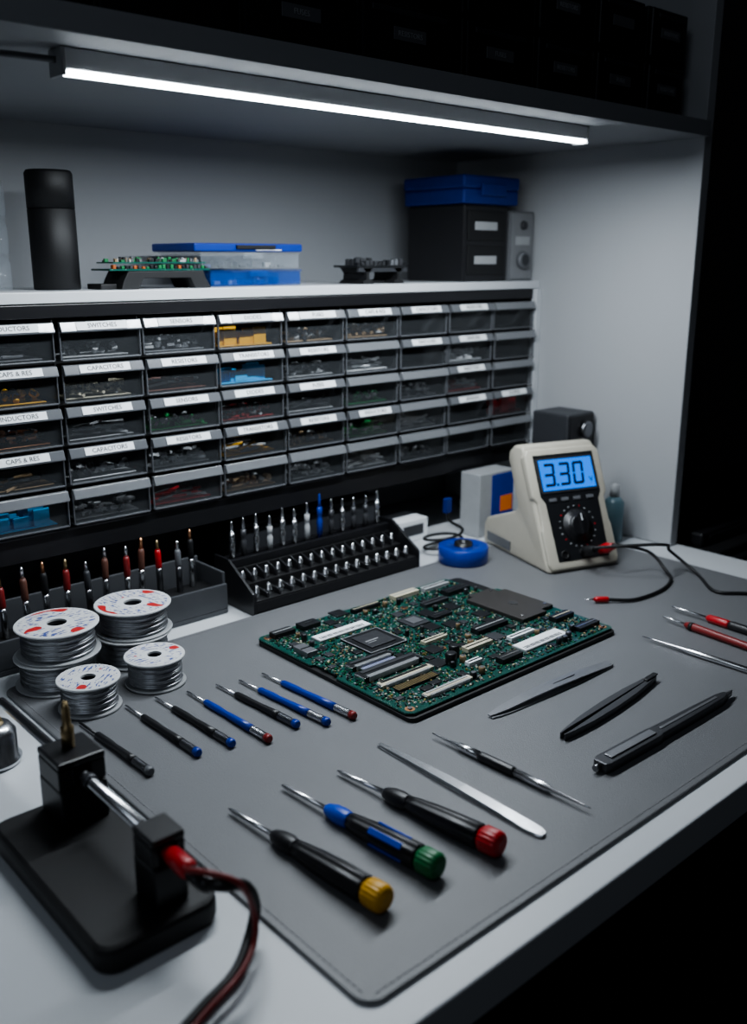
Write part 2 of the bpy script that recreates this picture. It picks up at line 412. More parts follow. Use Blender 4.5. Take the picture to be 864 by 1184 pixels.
put('processor',.064,.118,.126,.178,.0022,chip,.0004,lambda b:(b.box(.0645,.1175,.1265,.1272,PB+.0022,PB+.0025,lgrey),b.box(.0645,.1175,.1768,.1775,PB+.0022,PB+.0025,lgrey),b.box(.0645,.0652,.1272,.1768,PB+.0022,PB+.0025,lgrey),b.box(.1168,.1175,.1272,.1768,PB+.0022,PB+.0025,lgrey),b.box(.073,.109,.135,.169,PB+.0022,PB+.0036,gun,.0003),b.box(.078,.096,.150,.152,PB+.0036,PB+.0037,lgrey),b.box(.078,.090,.146,.147,PB+.0036,PB+.0037,lgrey)))
put('graphics_chip',.150,.178,.150,.178,.0022,dgrey,.0004,lambda b:b.box(.156,.172,.156,.172,PB+.0022,PB+.0032,satin,.0003))
occ.append((.256,.322,.076,.174))
b=B(); b.prism([(.256,.076),(.300,.076),(.300,.084),(.322,.084),(.322,.160),(.310,.160),(.310,.174),(.268,.174),(.268,.166),(.256,.166)],PB,PB+.005,plate,'xy',.0008)
for x,y in ((.265,.085),(.303,.167),(.316,.092)): b.cyl((x,y,PB+.005),(x,y,PB+.006),.002,steel)
b.cyl((.290,.120,PB+.005),(.290,.120,PB+.0054),.006,gun); b.obj('metal_plate',e)
def sticker(x0,x1,y0,y1):
    put('label_sticker',x0,x1,y0,y1,.0022,lgrey,.0002,lambda b:(b.box(x0+.001,x1-.001,y0+.001,y1-.001,PB+.0022,PB+.0026,paper),[b.box(x0+.004+k*.0028,x0+.0052+k*.0028+(.0006 if k%3 else 0),y0+.003,y0+.0085,PB+.0026,PB+.00275,ink) for k in range(int((x1-x0-.01)/.0028))]))
sticker(.044,.120,.188,.205); sticker(.193,.268,.020,.040)
def slot(x0,x1,y,m1,m2,hh=.005,dd=.009):
    def fn(b):
        b.box(x0+.003,x1-.003,y+dd*.55,y+dd*.85,PB+hh,PB+hh+.0006,m2)
        n=int((x1-x0-.008)/.0016)
        for k in range(n): b.box(x0+.004+k*.0016,x0+.0048+k*.0016,y-.0014,y+dd*.25,PB+hh*.2,PB+hh+.0003,lgrey)
        b.box(x0-.0025,x0,y+.001,y+dd-.001,PB,PB+hh*.9,steel,.0003);b.box(x1,x1+.0025,y+.001,y+dd-.001,PB,PB+hh*.9,steel,.0003)
    put('memory_slot',x0,x1,y,y+dd,hh,m1,.0004,fn)
slot(.022,.078,.106,chip,gun,.0055,.013);slot(.014,.092,.077,chip,gun,.0065,.017);slot(.018,.088,.056,beige,chip,.004,.010);slot(.036,.100,.012,beige,lgrey,.0035,.008)
b=B(); b.box(.024,.082,.040,.050,PB+.002,PB+.0028,chip)
for k in range(22): b.box(.025+k*.0025,.0258+k*.0025,.0401,.0499,PB+.0028,PB+.0030,gold)
b.obj('ribbon_cable',e); occ.append((.024,.082,.040,.050))
b=B(); b.box(.030,.076,.0965,.1045,PB+.002,PB+.0028,lgrey)
for k in range(18): b.box(.031+k*.0025,.0318+k*.0025,.0966,.1044,PB+.0028,PB+.0030,blue)
b.obj('ribbon_cable',e); occ.append((.030,.076,.0965,.1045))
def conn(x0,x1,y0,y1,hh,m,m2=None):
    def fn(b):
        if m2: b.box(x0+.001,x1-.001,(y0+y1)/2-.0008,(y0+y1)/2+.0008,PB+hh,PB+hh+.0005,m2)
        n=int((x1-x0)/.002)
        for k in range(n): b.box(x0+.0004+k*.002,x0+.0014+k*.002,y0-.001,y0,PB,PB+.001,steel)
    put('connector',x0,x1,y0,y1,hh,m,.0003,fn)
for a in [(.195,.236,.228,.240,.0055,beige,lgrey),(.245,.288,.226,.236,.0045,lgrey,chip),(.145,.185,.060,.070,.005,beige,chip),(.205,.245,.050,.058,.004,paper,chip),(.150,.182,.015,.026,.006,chip,steel),
          (.012,.040,.228,.240,.006,chip,lgrey),(.050,.075,.226,.241,.006,chip,steel),(.008,.022,.165,.190,.006,satin,chip),(.285,.318,.050,.062,.006,chip,beige),(.283,.32,.015,.026,.005,chip,steel),
          (.128,.17,.228,.236,.005,chip,beige),(.125,.160,.105,.113,.004,beige,chip),(.120,.140,.035,.042,.0045,paper,chip),(.19,.24,.085,.098,.006,chip,lgrey),(.205,.245,.185,.196,.005,gun,chip),(.255,.295,.195,.210,.006,chip,steel),(.185,.215,.150,.162,.004,chip,steel)]:
    if free(*a[:4]): conn(*a)
for k in range(500):
    n=len([o for o in e.children if o.name.startswith('microchip')])
    if n>70: break
    sx=random.choice([.005,.007,.009,.013,.018]);sy=sx*random.choice([1,1,.6]);x=random.uniform(.008,.30);y=random.uniform(.008,.235)
    if free(x,x+sx,y,y+sy,.0016):
        def fn(b):
            q=int(sx/.0016)
            for j in range(q):
                b.box(x+.0005+j*.0016,x+.0012+j*.0016,y-.0009,y,PB,PB+.0005,steel);b.box(x+.0005+j*.0016,x+.0012+j*.0016,y+sy,y+sy+.0009,PB,PB+.0005,steel)
            b.cyl((x+.0012,y+.0012,PB+.0015),(x+.0012,y+.0012,PB+.0016),.0004,lgrey,seg=8)
        put('microchip',x,x+sx,y,y+sy,.0015,random.choice([chip,chip,dgrey]),.0002,fn)
for k in range(200):
    n=len([o for o in e.children if o.name.startswith('capacitor')])
    if n>26: break
    r=random.choice([.0025,.003,.0035]);x=random.uniform(.01,.3);y=random.uniform(.01,.235)
    if free(x-r,x+r,y-r,y+r,.0006):
        occ.append((x-r,x+r,y-r,y+r)); hh=random.uniform(.004,.008)
        mm=random.choice([chip,chip,gun,ceram])
        B().lathe([(0,r),(hh*.9,r),(hh,r*.85)],mm,16,(x,y,PB),(0,0,1)).lathe([(0,r*.75),(.0002,r*.7)],steeld,12,(x,y,PB+hh),(0,0,1)).obj('capacitor',e)
for (x,y) in ((.104,.050),(.121,.062)):
    B().lathe([(0,.006),(.012,.006),(.013,.005)],chip,20,(x+.008,y+.004,PB),(0,0,1)).obj('choke',e); occ.append((x+.002,x+.014,y-.002,y+.010))
for (x,y) in ((.009,.009),(.317,.009),(.009,.238),(.294,.236),(.188,.205),(.135,.09)):
    B().lathe([(0,.005),(.0003,.005)],copper,20,(x,y,PB),(0,0,1)).lathe([(0,.0024),(.0012,.0024)],steeld,14,(x,y,PB+.0003),(0,0,1)).obj('mounting_screw',e); occ.append((x-.005,x+.005,y-.005,y+.005))
b=B(); cnt=0
for k in range(12000):
    if cnt>3000: break
    sx,sy=random.choice([(.001,.0018),(.0018,.001),(.0014,.0026),(.0026,.0014),(.0018,.0018),(.0012,.0012),(.0009,.0014)])
    x=random.uniform(.003,.32);y=random.uniform(.003,.242)
    if x>.298 and y>.17: continue
    if free(x,x+sx,y,y+sy,.0003):
        if cnt%5==0: occ.append((x,x+sx,y,y+sy))
        cnt+=1; b.box(x,x+sx,y,y+sy,PB,PB+random.uniform(.0006,.0018),random.choice([ceram,chip,chip,steel,chip,grey,beige,gun,lgrey,gold,chip,green,steel,chip]))
o=b.obj('surface_mount_component',e); o['kind']='stuff'
# ------------------------------------------------------------------ screwdrivers
GL='large precision screwdrivers on the mat'
def big_driver(tip,end,label,capm,collar,strips):
    L=math.hypot(end[0]-tip[0],end[1]-tip[1]); rz=math.atan2(end[1]-tip[1],end[0]-tip[0])
    zc=.0105; zt=.0035
    e=thing('screwdriver',label,'screwdriver',(tip[0],tip[1],MZ+zt),rz,-math.asin((zc-zt)/L),GL)
    B().lathe([(0,.0006),(.002,.0012),(.006,.0019),(L*.33,.0021)],steel,16).obj('blade',e)
    a=L*.32
    B().lathe([(a,.0035),(a+.002,.0048),(a+.010,.0068),(a+.018,.0072),(a+.024,.0064),(a+.026,.006)],collar,32).obj('collar',e)
    B().lathe([(a+.0261,.006),(a+.034,.0068),(a+.05,.0080),(a+.07,.0088),(L-.020,.0090),(L-.0185,.0082)],rubber,64,lobes=8,amp=.065).obj('handle',e)
    if strips:
        for k in range(4):
            R=Matrix.Rotation(math.radians(45+90*k),4,'X'); B().box(a+.052,L-.030,-.0025,.0025,.0075,.0096,strips,.0006,R).obj('grip_inlay',e)
    B().lathe([(L-.0184,.0074),(L-.0165,.0074),(L-.0160,.0090),(L-.0150,.0095),(L-.004,.0096),(L-.0012,.0088),(L,.0066)],capm,72,lobes=18,amp=.04).lathe([(L,.0055),(L+.0006,.0050)],capm,24).obj('spinning_cap',e)
big_driver((.344,.556),(.356,.387),'black-handled precision screwdriver with amber rotating end cap',yellow,rubber,None)
big_driver((.395,.556),(.407,.388),'precision screwdriver with black and blue handle and green end cap',green,bblue,bblue)
big_driver((.443,.543),(.458,.376),'black-handled precision screwdriver with red rotating end cap',red,rubber,None)
def small_driver(tip,end,label,gm,cm,i):
    L=math.hypot(end[0]-tip[0],end[1]-tip[1]); rz=math.atan2(end[1]-tip[1],end[0]-tip[0])
    e=thing('precision_driver',label,'screwdriver',(tip[0],tip[1],MZ+.0022),rz,-math.asin(.002/L),'small precision drivers in a row')
    B().lathe([(0,.0008),(.003,.0012),(.034,.0014)],steel if i else rubber,12).obj('blade',e)
    B().lathe([(.032,.0020),(.035,.0032),(.054,.0035),(.066,.0030),(.090,.0035),(L-.0275,.0038)],gm,24,lobes=6,amp=.03).obj('grip',e)
    b=B(); a=L-.0274; pr=[(a,.0032)]
    n=9
    for q in range(n):
        h0=a+.001+q*(.0195)/n; pr+=[(h0,.0037),(h0+.0011,.0037),(h0+.0013,.0032),(h0+.0018,.0032)]
    pr.append((L-.0062,.0036))
    b.lathe(pr,steel if i in (3,5,6) else steeld,24,smooth=False); b.obj('knurled_shank',e)
    B().lathe([(L-.0061,.0040),(L-.002,.0041),(L,.0030)],cm,20).obj('end_cap',e)
SD=[((.320,.769),(.325,.643),rubber,grey,'all-black precision driver with grey end'),((.368,.772),(.371,.643),rubber,blue,'black precision driver with blue end'),((.398,.768),(.402,.637),rubber,blue,'black precision driver with blue end'),((.428,.759),(.431,.622),blue,dred,'blue precision driver with steel neck and red end'),((.458,.753),(.466,.627),rubber,blue,'black precision driver with blue end'),((.481,.746),(.490,.612),blue,blue,'blue precision driver with blue end'),((.508,.744),(.516,.605),blue,dred,'blue precision driver with steel neck and red end')]
for i,s in enumerate(SD): small_driver(s[0],s[1],s[4],s[2],s[3],i)
# ------------------------------------------------------------------ flat tools
def placed(name,label,cat,a,c,z=MZ+.0002,**k):
    return thing(name,label,cat,(a[0],a[1],z),math.atan2(c[1]-a[1],c[0]-a[0]),**k)
def tweezers_flat(label,a,c,xs,hw,zz,spl,m,m2,grip):
    e=placed('tweezers',label,'tweezers',a,c); L=xs[-1]
    def arm(zs,sg):
        b=B(); vt=[];vb=[]
        for x,z,wd in zip(xs,zs,hw):
            off=sg*spl*(1-x/L)**1.0; t=.0012
            vt.append((b.bm.verts.new((x,wd+off,z+t)),b.bm.verts.new((x,-wd+off,z+t)))); vb.append((b.bm.verts.new((x,wd+off,z)),b.bm.verts.new((x,-wd+off,z))))
        fs=[]
        for i in range(len(xs)-1):
            fs+= [b.bm.faces.new((vt[i][0],vt[i][1],vt[i+1][1],vt[i+1][0])),b.bm.faces.new((vb[i][0],vb[i+1][0],vb[i+1][1],vb[i][1])),b.bm.faces.new((vt[i][0],vt[i+1][0],vb[i+1][0],vb[i][0])),b.bm.faces.new((vt[i][1],vb[i][1],vb[i+1][1],vt[i+1][1]))]
        fs+= [b.bm.faces.new((vt[0][0],vb[0][0],vb[0][1],vt[0][1])),b.bm.faces.new((vt[-1][0],vt[-1][1],vb[-1][1],vb[-1][0]))]
        b._fin(fs,m,False)
        bmesh.ops.recalc_face_normals(b.bm,faces=b.bm.faces)
        bmesh.ops.bevel(b.bm,geom=b.bm.edges[:],offset=.00025,segments=1,affect='EDGES')
        return b
    arm([0]*len(xs),-1).obj('arm',e)
    b=arm(zz,1)
    if grip:
        zt=max(zz); off=spl*(1-(grip+.015)/L)
        b.box(grip,grip+.034,-.0004+off,.0004+off,zt+.0006,zt+.0014,m2)
    b.obj('arm',e)
    B().box(L-.012,L-.002,-min(hw[-2:])*.8,min(hw[-2:])*.8,.0004,zz[-1]+.0016,m,.0003).obj('joint',e)
    return e
tweezers_flat('broad grey steel tweezers lying on grey mat',(.614,.524),(.800,.519),[0,.010,.022,.05,.09,.13,.16,.180,.186],[.0020,.0040,.0056,.0066,.0074,.0074,.0064,.0058,.0042],[.0014,.0022,.0030,.0046,.0054,.0046,.0028,.0015,.0013],.0014,satin,gun,.092)
tweezers_flat('long polished steel tweezers with rounded end',(.501,.555),(.502,.373),[0,.004,.03,.06,.10,.14,.168,.178,.183],[.0018,.0024,.0032,.0042,.0050,.0054,.0060,.0050,.0026],[.0013,.0015,.0024,.0032,.0034,.0026,.0016,.0014,.0013],.0006,steel,steeld,.0)
e=placed('double_ended_pick','double-ended steel pick with black central grip','probe',(.547,.534),(.554,.368),z=MZ+.0042)
B().lathe([(0,.0006),(.006,.001),(.03,.0022),(.032,.0034),(.055,.0038)],steel,20).obj('tip',e)
B().lathe([(.055,.0039),(.058,.0042),(.09,.0042),(.093,.0039)],rubber,24,lobes=8,amp=.04).obj('grip',e)
B().lathe([(.093,.0038),(.125,.0036),(.130,.002),(.16,.0009),(.167,.0004)],steel,20).obj('tip',e)
e=placed('tweezers','matte black tapered tweezers lying on their side','tweezers',(.631,.453),(.800,.466))
for s in (1,-1):
    ce=[(0,0.0022),(.012,.0034),(.04,.0046),(.08,.0048),(.12,.0042),(.155,.0024),(.17,.0012)]
    hw=[.0007,.0014,.0030,.0038,.0034,.0022,.0011]
    P=[(x,s*(y)+q) for (x,y),q in zip(ce,hw)]+[(x,s*(y)-q) for (x,y),q in list(zip(ce,hw))[::-1]]
    B().prism(P,.0,.0065,gun,'xy',.0004).obj('arm',e)
B().box(.150,.172,-.0028,.0028,.0068,.0080,black,.0005).obj('joint',e)
e=placed('precision_knife','chunky dark grey knife with squared stepped end','knife',(.611,.400),(.828,.395))
b=B(); b.prism([(0,.0060),(0,-.0070),(.006,-.0086),(.080,-.0084),(.084,-.0072),(.15,-.0062),(.190,-.0050),(.202,-.0026),(.202,.0026),(.190,.0048),(.15,.0060),(.084,.0070),(.080,.0080),(.006,.0082)],0,.0088,gun,'xy',.0009); b.obj('barrel',e)
B().prism([(.202,-.0028),(.212,-.0014),(.217,.0010),(.210,.0018),(.202,.0026)],.002,.0068,steeld,'xy',.0005).obj('nose',e)
B().box(.012,.078,-.0040,.0040,.0089,.0102,satin,.0003).obj('clip',e)
B().box(.09,.185,-.0014,.0014,.0089,.0094,satin,.0002).obj('spine_ridge',e)
B().cyl((-.0002,0,.0044),(-.006,0,.0044),.0028,steeld).obj('end_button',e)
# probes right
e=placed('dental_pick','long slim polished steel pick on grey mat','probe',(.886,.535),(.890,.365),z=MZ+.0036)
B().lathe([(0,.0005),(.015,.0012),(.05,.0022),(.06,.0032),(.17,.0034)],steel,20).obj('shaft',e)
B().lathe([(.17,.0032),(.172,.0036),(.18,.003),(.183,.001)],steeld,20).obj('end_cap',e)
e=placed('test_probe','red multimeter test probe with steel tip','test probe',(.955,.552),(.941,.400),z=MZ+.0048)
B().lathe([(0,.0005),(.004,.0012),(.032,.0014)],steel,16).obj('tip',e)
B().lathe([(.032,.003),(.036,.0044),(.045,.0046),(.10,.0042),(.145,.0046),(.148,.003)],dred,28,lobes=6,amp=.03).obj('body',e)
B().lathe([(.038,.0049),(.0425,.0049)],blackm,24).obj('guard_ring',e)
e=placed('screwdriver','slim screwdriver with red and black handle on grey mat','screwdriver',(.992,.562),(.985,.410),z=MZ+.0052)
B().lathe([(0,.0007),(.003,.0014),(.048,.0016)],steel,16).obj('blade',e)
B().lathe([(.048,.003),(.051,.0046),(.075,.0049),(.077,.0044)],red,28,lobes=6,amp=.03).obj('collar',e)
B().lathe([(.0771,.0044),(.080,.0049),(.14,.0048),(.15,.0038)],rubber,28,lobes=6,amp=.03).obj('handle',e)
# ------------------------------------------------------------------ spools
def spool(loc,R,H,label,lab=None,rz=0):
    e=thing('solder_spool',label,'solder spool',loc,rz,group='solder wire spools')
    t=.0022
    fl=[(0,R*.24),(0,R*.985),(t*.3,R),(t*.7,R),(t,R*.985),(t,R*.24)]
    def ring(z,m,name):
        b=B(); b.lathe(fl+[fl[0]],m,48,(0,0,z),(0,0,1),cap=False,smooth=False); return b.obj(name,e)
    ring(0,lgrey,'flange'); ring(H-t,flange,'flange')
    B().lathe([(t,R*.30),(H-t,R*.30)],lgrey,32,(0,0,0),(0,0,1),cap=False).lathe([(t,R*.235),(H-t,R*.235)],dgrey,32,(0,0,0),(0,0,1),cap=False).obj('hub',e)
    n=int((H-2*t)/.0016); pr=[(t+.0001,R*.3)]
    for k in range(n):
        z0=t+.0002+k*(H-2*t-.0004)/n; s=(H-2*t-.0004)/n
        for q in range(5): pr.append((z0+s*q/5, R*(.84+.03*math.sin(k*1.7))+.0008*math.sin(math.pi*q/5)))
    pr.append((H-t-.0001,R*.3))
    B().lathe(pr,solder,48,(0,0,0),(0,0,1),cap=False).obj('solder_wire',e)
    if lab:
        B().lathe([(0,R*.42),(0,R*.9),(.0002,R*.9),(.0002,R*.42),(0,R*.42)],spooll,48,(0,0,H+.0001),(0,0,1),cap=False,smooth=False).obj('printed_label',e)
    return e
zt=.0038
spool((.345,.872,.0035),.0415,.0315,'large grey solder spool under another spool')
spool((.348,.871,.0356),.0415,.0315,'large solder spool with red and blue printed label, stacked',lab=1)
spool((.433,.876,zt),.0405,.0305,'solder spool under another spool beside bit rack',)
spool((.435,.877,zt+.0310),.0405,.0305,'white-flanged solder spool with sparse printed label, stacked',lab=1,rz=1.9)
spool((.344,.797,zt),.030,.0305,'small solder spool with printed label beside larger spools',lab=1,rz=.7)
spool((.418,.803,zt),.0305,.0305,'small solder spool with pale printed label on mat',lab=1,rz=3)
e=thing('spray_bottle','black cylindrical bottle with ribbed cap','bottle',(.281,.932,.0005))
B().lathe([(0,.018),(.002,.02),(.055,.02),(.06,.013)],blackm,32,axis=(0,0,1)).obj('body',e)
B().lathe([(.0601,.012),(.078,.012),(.08,.010)],black,32,axis=(0,0,1),lobes=12,amp=.03).obj('cap',e)
# ------------------------------------------------------------------ bit rack
e=thing('bit_rack','black stepped plastic rack with ribbed slots holding driver bits','tool rack',(.600,.893,.0005))
# stepped body: base, step, raised back with ribs forming slots
b=B(); b.prism([(0,0),(.083,0),(.083,.044),(.056,.044),(.056,.030),(.032,.030),(.032,.018),(.0,.018)],.004,.277,blackm,'yz',.0008); b.obj('body',e)
b=B()
for k in range(16):
    x=.0055+k*.0181
    if x<.274: b.prism([(.002,.0181),(.026,.0181),(.026,.0265),(.004,.0240)],x,x+.0028,black,'yz')
    if x<.274: b.prism([(.034,.0301),(.054,.0301),(.054,.0445),(.036,.0385)],x,x+.0028,black,'yz')
b.obj('slot_rib',e)
B().box(.0042,.2768,.058,.066,.0442,.0550,black,.0008).obj('rear_rail',e); B().box(.0042,.2768,.0725,.082,.0442,.0550,black,.0008).obj('rear_rail',e)
for x in (0,.2772): B().prism([(-.002,0),(.085,0),(.085,.060),(.052,.060),(.0,.028),(-.002,.024)],x,x+.0038,black,'yz',.0006).obj('end_plate',e)
B().box(.004,.277,-.0018,-.0001,.004,.016,black,.0005).obj('front_rail',e)
def bit(style):
    e=thing('driver_bit',style[2],'screwdriver bit',(0,0,-3),group='driver bits in the back row')
    m,mt=style[0],style[1]
    B().lathe([(0,.0029),(.012,.0029),(.0125,.0038),(.030,.0038),(.031,.0030),(.036,.0030),(.037,.0036),(.046,.0036)],m,16,axis=(0,0,1)).obj('shank',e)
    B().lathe([(.0461,.0024),(.054,.0020),(.060,.0014),(.062,.0008)],mt,12,axis=(0,0,1)).obj('tip',e)
    return e
styles=[bit((steel,steel,'slim steel driver bit standing in black rack')),bit((gun,steel,'dark driver bit standing in black rack')),bit((blue,blue,'blue driver bit standing in black rack')),bit((lgrey,steel,'pale grey driver bit standing in black rack'))]
order=[0,1,0,3,0,0,3,2,1,0,1,1,0]
xs=[.603,.620,.639,.660,.680,.699,.720,.741,.761,.780,.800,.822,.843]
for x,o in zip(xs,order):
    c=copy_thing(styles[o],(x*1.022+.002,.9622,.0450))
    k=random.uniform(.88,1.0)+(.2 if o==2 else 0); c.scale=(1,1,k)
for s in styles: wipe(s)
s=thing('socket_bit','short polished steel bit in front rows of rack','screwdriver bit',(0,0,-3),group='short bits in the front rows')
B().lathe([(0,.0044),(.006,.0044),(.0065,.0036),(.010,.0036),(.011,.0024),(.014,.0022)],steel,16,axis=(0,0,1)).obj('socket',s)
for k in range(15): copy_thing(s,(.6155+k*.0181,.907,.0188))
for k in range(15): copy_thing(s,(.6155+k*.0181,.937,.0308))
wipe(s)
# ------------------------------------------------------------------ left tray with tools
e=thing('tool_tray','grey plastic tray full of upright picks and drivers','tool rack',(.20,.925,.0005))
b=B(); b.box(0,.385,0,.070,0,.006,trayg,.001); b.box(0,.385,0,.004,.006,.038,trayg,.001); b.box(0,.385,.066,.070,.006,.058,trayg,.001); b.box(0,.004,.004,.066,.006,.044,trayg,.001); b.box(.381,.385,.004,.066,.006,.052,trayg,.001)
b.obj('body',e)
B().box(.004,.381,.020,.050,.006,.030,blackm,.001).obj('foam_insert',e)
TP=[(.275,grey,steel),(.300,blue,steel),(.325,dred,brass),(.350,brown,steel),(.375,blackm,copper),(.398,dred,brass),(.422,dgrey,steel),(.446,brown,steel),(.469,dred,steel),(.490,brown,copper),(.516,red,brass),(.538,grey,steel),(.560,blackm,copper)]
for x,m,mt in TP:
    nm={'dark_red_plastic':'dark red','matte_black':'black','red_plastic':'red','dark_grey_plastic':'dark grey','brown_plastic':'brown','grey_plastic':'grey','blue_plastic':'blue'}[m.name]
    s=thing('hobby_pick',nm+' slim hand tool with metal tip standing in tray','hand tool',(x,.958+random.uniform(-.006,.006),.0312),0,random.uniform(-.04,.04),'upright hand tools in the tray',random.uniform(-.03,.03))
    k=random.uniform(.9,1.1)
    B().lathe([(0,.0038),(.030*k,.0038),(.034*k,.0030)],steel if random.random()<.5 else steeld,16,axis=(0,0,1)).obj('sleeve',s)
    B().lathe([(.0341*k,.0030),(.036*k,.0039),(.054*k,.0039),(.058*k,.0028)],m,16,axis=(0,0,1)).obj('grip',s)
    B().lathe([(.0581*k,.0022),(.066*k,.0020),(.070*k,.001)],mt,12,axis=(0,0,1)).obj('tip',s)
# ------------------------------------------------------------------ multimeter
e=thing('multimeter','cream digital multimeter with glowing blue display, tilted on its stand','multimeter',(.985,.745,.0036),math.atan2(-.037,.114))
b=B(); W=.120
b.prism([(.002,.0),(.0090,.0156),(.079,.16),(.084,.1645),(.102,.163),(.114,.153),(.117,.142),(.088,.080),(.088,.074),(.094,.068),(.155,.046),(.170,.040),(.178,.030),(.178,0)],0,W,cream,'yz',.0048,3); b.obj('body',e,sharp=True)
B().box(-.0012,-.0001,.100,.165,.006,.020,grey,.0004).obj('foot_pad',e)
FT=math.atan2(.16,.077)
def face(u,v,n):
    return Vector((u, v*math.cos(FT)-n*math.sin(FT), v*math.sin(FT)+n*math.cos(FT)))
FM=Matrix(((1,0,0,0),(0,math.cos(FT),-math.sin(FT),0),(0,math.sin(FT),math.cos(FT),0),(0,0,0,1)))
def onface(b,name,parent=None,**k):
    bmesh.ops.transform(b.bm,matrix=FM,verts=b.bm.verts); return b.obj(name,parent or e,**k)
b=B()
hp=[(.006,.004),(.114,.004),(.118,.012),(.118,.060),(.116,.066),(.116,.100),(.122,.108),(.122,.168),(.116,.176),(.004,.176),(-.002,.168),(-.002,.108),(.004,.100),(.004,.066),(.002,.060),(.002,.012)]
b.prism(hp,-.010,.0030,cream,'xy',.0026,3); onface(b,'face_surround',sharp=True)
b=B(); b.prism([(.018,.015),(.102,.015),(.104,.098),(.110,.108),(.110,.167),(.010,.167),(.010,.108),(.016,.098)],.0030,.0038,chip,'xy',.0003); onface(b,'face_plate')
b=B(); b.prism(rrect(.012,.108,.111,.162,.004),.0038,.0050,dgrey,'xy',.0004); onface(b,'display_bezel')
b=B(); b.box(.016,.104,.115,.159,.0050,.0054,lcd); disp=onface(b,'display')
SEG={'3':'abcdg','0':'abcdef'}
def digit(ch,u0,v0,W2,H2,t=.0040,sl=.10):
    b=B()
    S={'a':(t*.4,W2-t*.4,H2-t,H2),'g':(t*.4,W2-t*.4,H2/2-t/2,H2/2+t/2),'d':(t*.4,W2-t*.4,0,t),'f':(0,t,H2/2+t*.2,H2-t*.4),'b':(W2-t,W2,H2/2+t*.2,H2-t*.4),'e':(0,t,t*.4,H2/2-t*.2),'c':(W2-t,W2,t*.4,H2/2-t*.2)}
    for c in SEG[ch]:
        x0,x1,y0,y1=S[c]
        b.prism([(u0+x0+sl*y0,v0+y0),(u0+x1+sl*y0,v0+y0),(u0+x1+sl*y1,v0+y1),(u0+x0+sl*y1,v0+y1)],.0055,.0057,ink)
    onface(b,'digit',disp)
digit('3',.0195,.1205,.018,.033);digit('3',.0445,.1205,.018,.033);digit('0',.0675,.1205,.018,.033)
b=B(); b.box(.0392,.0428,.1205,.1241,.0055,.0057,ink); onface(b,'decimal_point',disp)
rotf=(FT,0,0)
text("V",.011,ink,disp,face(.0975,.1255,.0056),rotf)
b=B(); b.lathe([(.0038,.024),(.0050,.0235),(.0052,.017),(.011,.0155),(.013,.013)],black,40,(.060,.062,0),(0,0,1),lobes=0); b.box(.0565,.0635,.048,.078,.011,.0170,black,.0015); b.box(.0592,.0608,.067,.077,.0171,.0174,paper)
onface(b,'selector_dial')
b=B()
for k in range(20):
    a=2*math.pi*k/20; x,y=.060+.029*math.cos(a),.062+.029*math.sin(a); b.box(x-.0012,x+.0012,y-.0008,y+.0008,.0038,.0041,lgrey if k%4 else red)
onface(b,'scale_marking')
for u in (.028,.048,.068,.090):
    b=B(); b.box(u-.006,u+.006,.099,.104,.0038,.0054,grey,.0008); onface(b,'button')
for u in (.030,.060,.090):
    b=B(); b.lathe([(.0038,.0065),(.0053,.0065),(.0053,.004),(.0040,.004)],red if u>.08 else blackm,20,(u,.024,0),(0,0,1)); onface(b,'input_socket')
rzm=math.atan2(-.037,.114)
MW=Matrix.Translation((.985,.745,.0036))@Matrix.Rotation(rzm,4,'Z')
def fw(u,v,n): return MW@face(u,v,n)
def lead(name,label,u,v,pts,m,tipm):
    a=fw(u,v,.0058); c=fw(u,v,.033); e=thing(name,label,'test lead',(a.x,a.y,a.z),0)
    L=lambda p: Vector(p)-a
    d=(c-a)
    B().lathe([(0,.0065),(.012,.0078),(.016,.0070),(.020,.0055),(.028,.0045)],m,24,(0,0,0),d).obj('plug',e)
    B().tube([L(c-d*.1),L(c+d*.35)]+[L(p) for p in pts],.0022,blackm).obj('cable',e)
    if tipm:
        q=Vector(pts[-1]); q2=q+(q-Vector(pts[-2])).normalized()*.03
        B().lathe([(0,.003),(.002,.0038),(.016,.0036),(.019,.002)],red,20,L(q),q2-q).lathe([(.0191,.001),(.03,.0006)],steel,10,L(q),q2-q).obj('clip_end',e)
lead('test_lead','black cable with red plug and red tip curling from multimeter',.090,.024,[(1.105,.668,.030),(1.105,.640,.010),(1.085,.620,.006),(1.04,.607,.006),(.985,.610,.006),(.957,.630,.0075)],red,True)
lead('test_lead','black cable with dark plug running off the mat',.060,.024,[(1.09,.64,.05),(1.13,.65,.03),(1.135,.61,.0062),(1.09,.56,.0058),(1.11,.53,.0058),(1.16,.48,.0058),(1.24,.43,.004)],blackm,False)
# ------------------------------------------------------------------ things behind
e=thing('bench_speaker','small black box with round silver-rimmed knob','speaker',(1.163,.858,.0005))
B().box(0,.066,0,.07,0,.19,dgrey,.003).obj('cabinet',e)
B().box(.003,.063,-.002,-.0001,.003,.187,black,.001).obj('front_panel',e)
B().lathe([(0,.013),(.006,.013),(.008,.010)],steeld,28,(.040,-.002,.165),(0,-1,0)).obj('knob',e)
B().lathe([(0,.022),(.002,.022),(.001,.016)],blackm,32,(.033,-.002,.10),(0,-1,0)).obj('speaker_cone',e)
e=thing('component_box','small cardboard box with blue and orange print','box',(1.052,.935,.0005))
B().box(0,.080,0,.040,0,.100,lgrey,.001).obj('carton',e)
B().box(.028,.079,-.0008,0,.02,.096,blue).box(.048,.076,-.0012,-.0008,.035,.06,orange).obj('printed_panel',e)
e=thing('dropper_bottle','small pale teal plastic bottle beside multimeter','bottle',(1.197,.79,.0005))
B().lathe([(0,.014),(.002,.0155),(.062,.0155),(.070,.008)],teal,32,axis=(0,0,1)).obj('body',e)
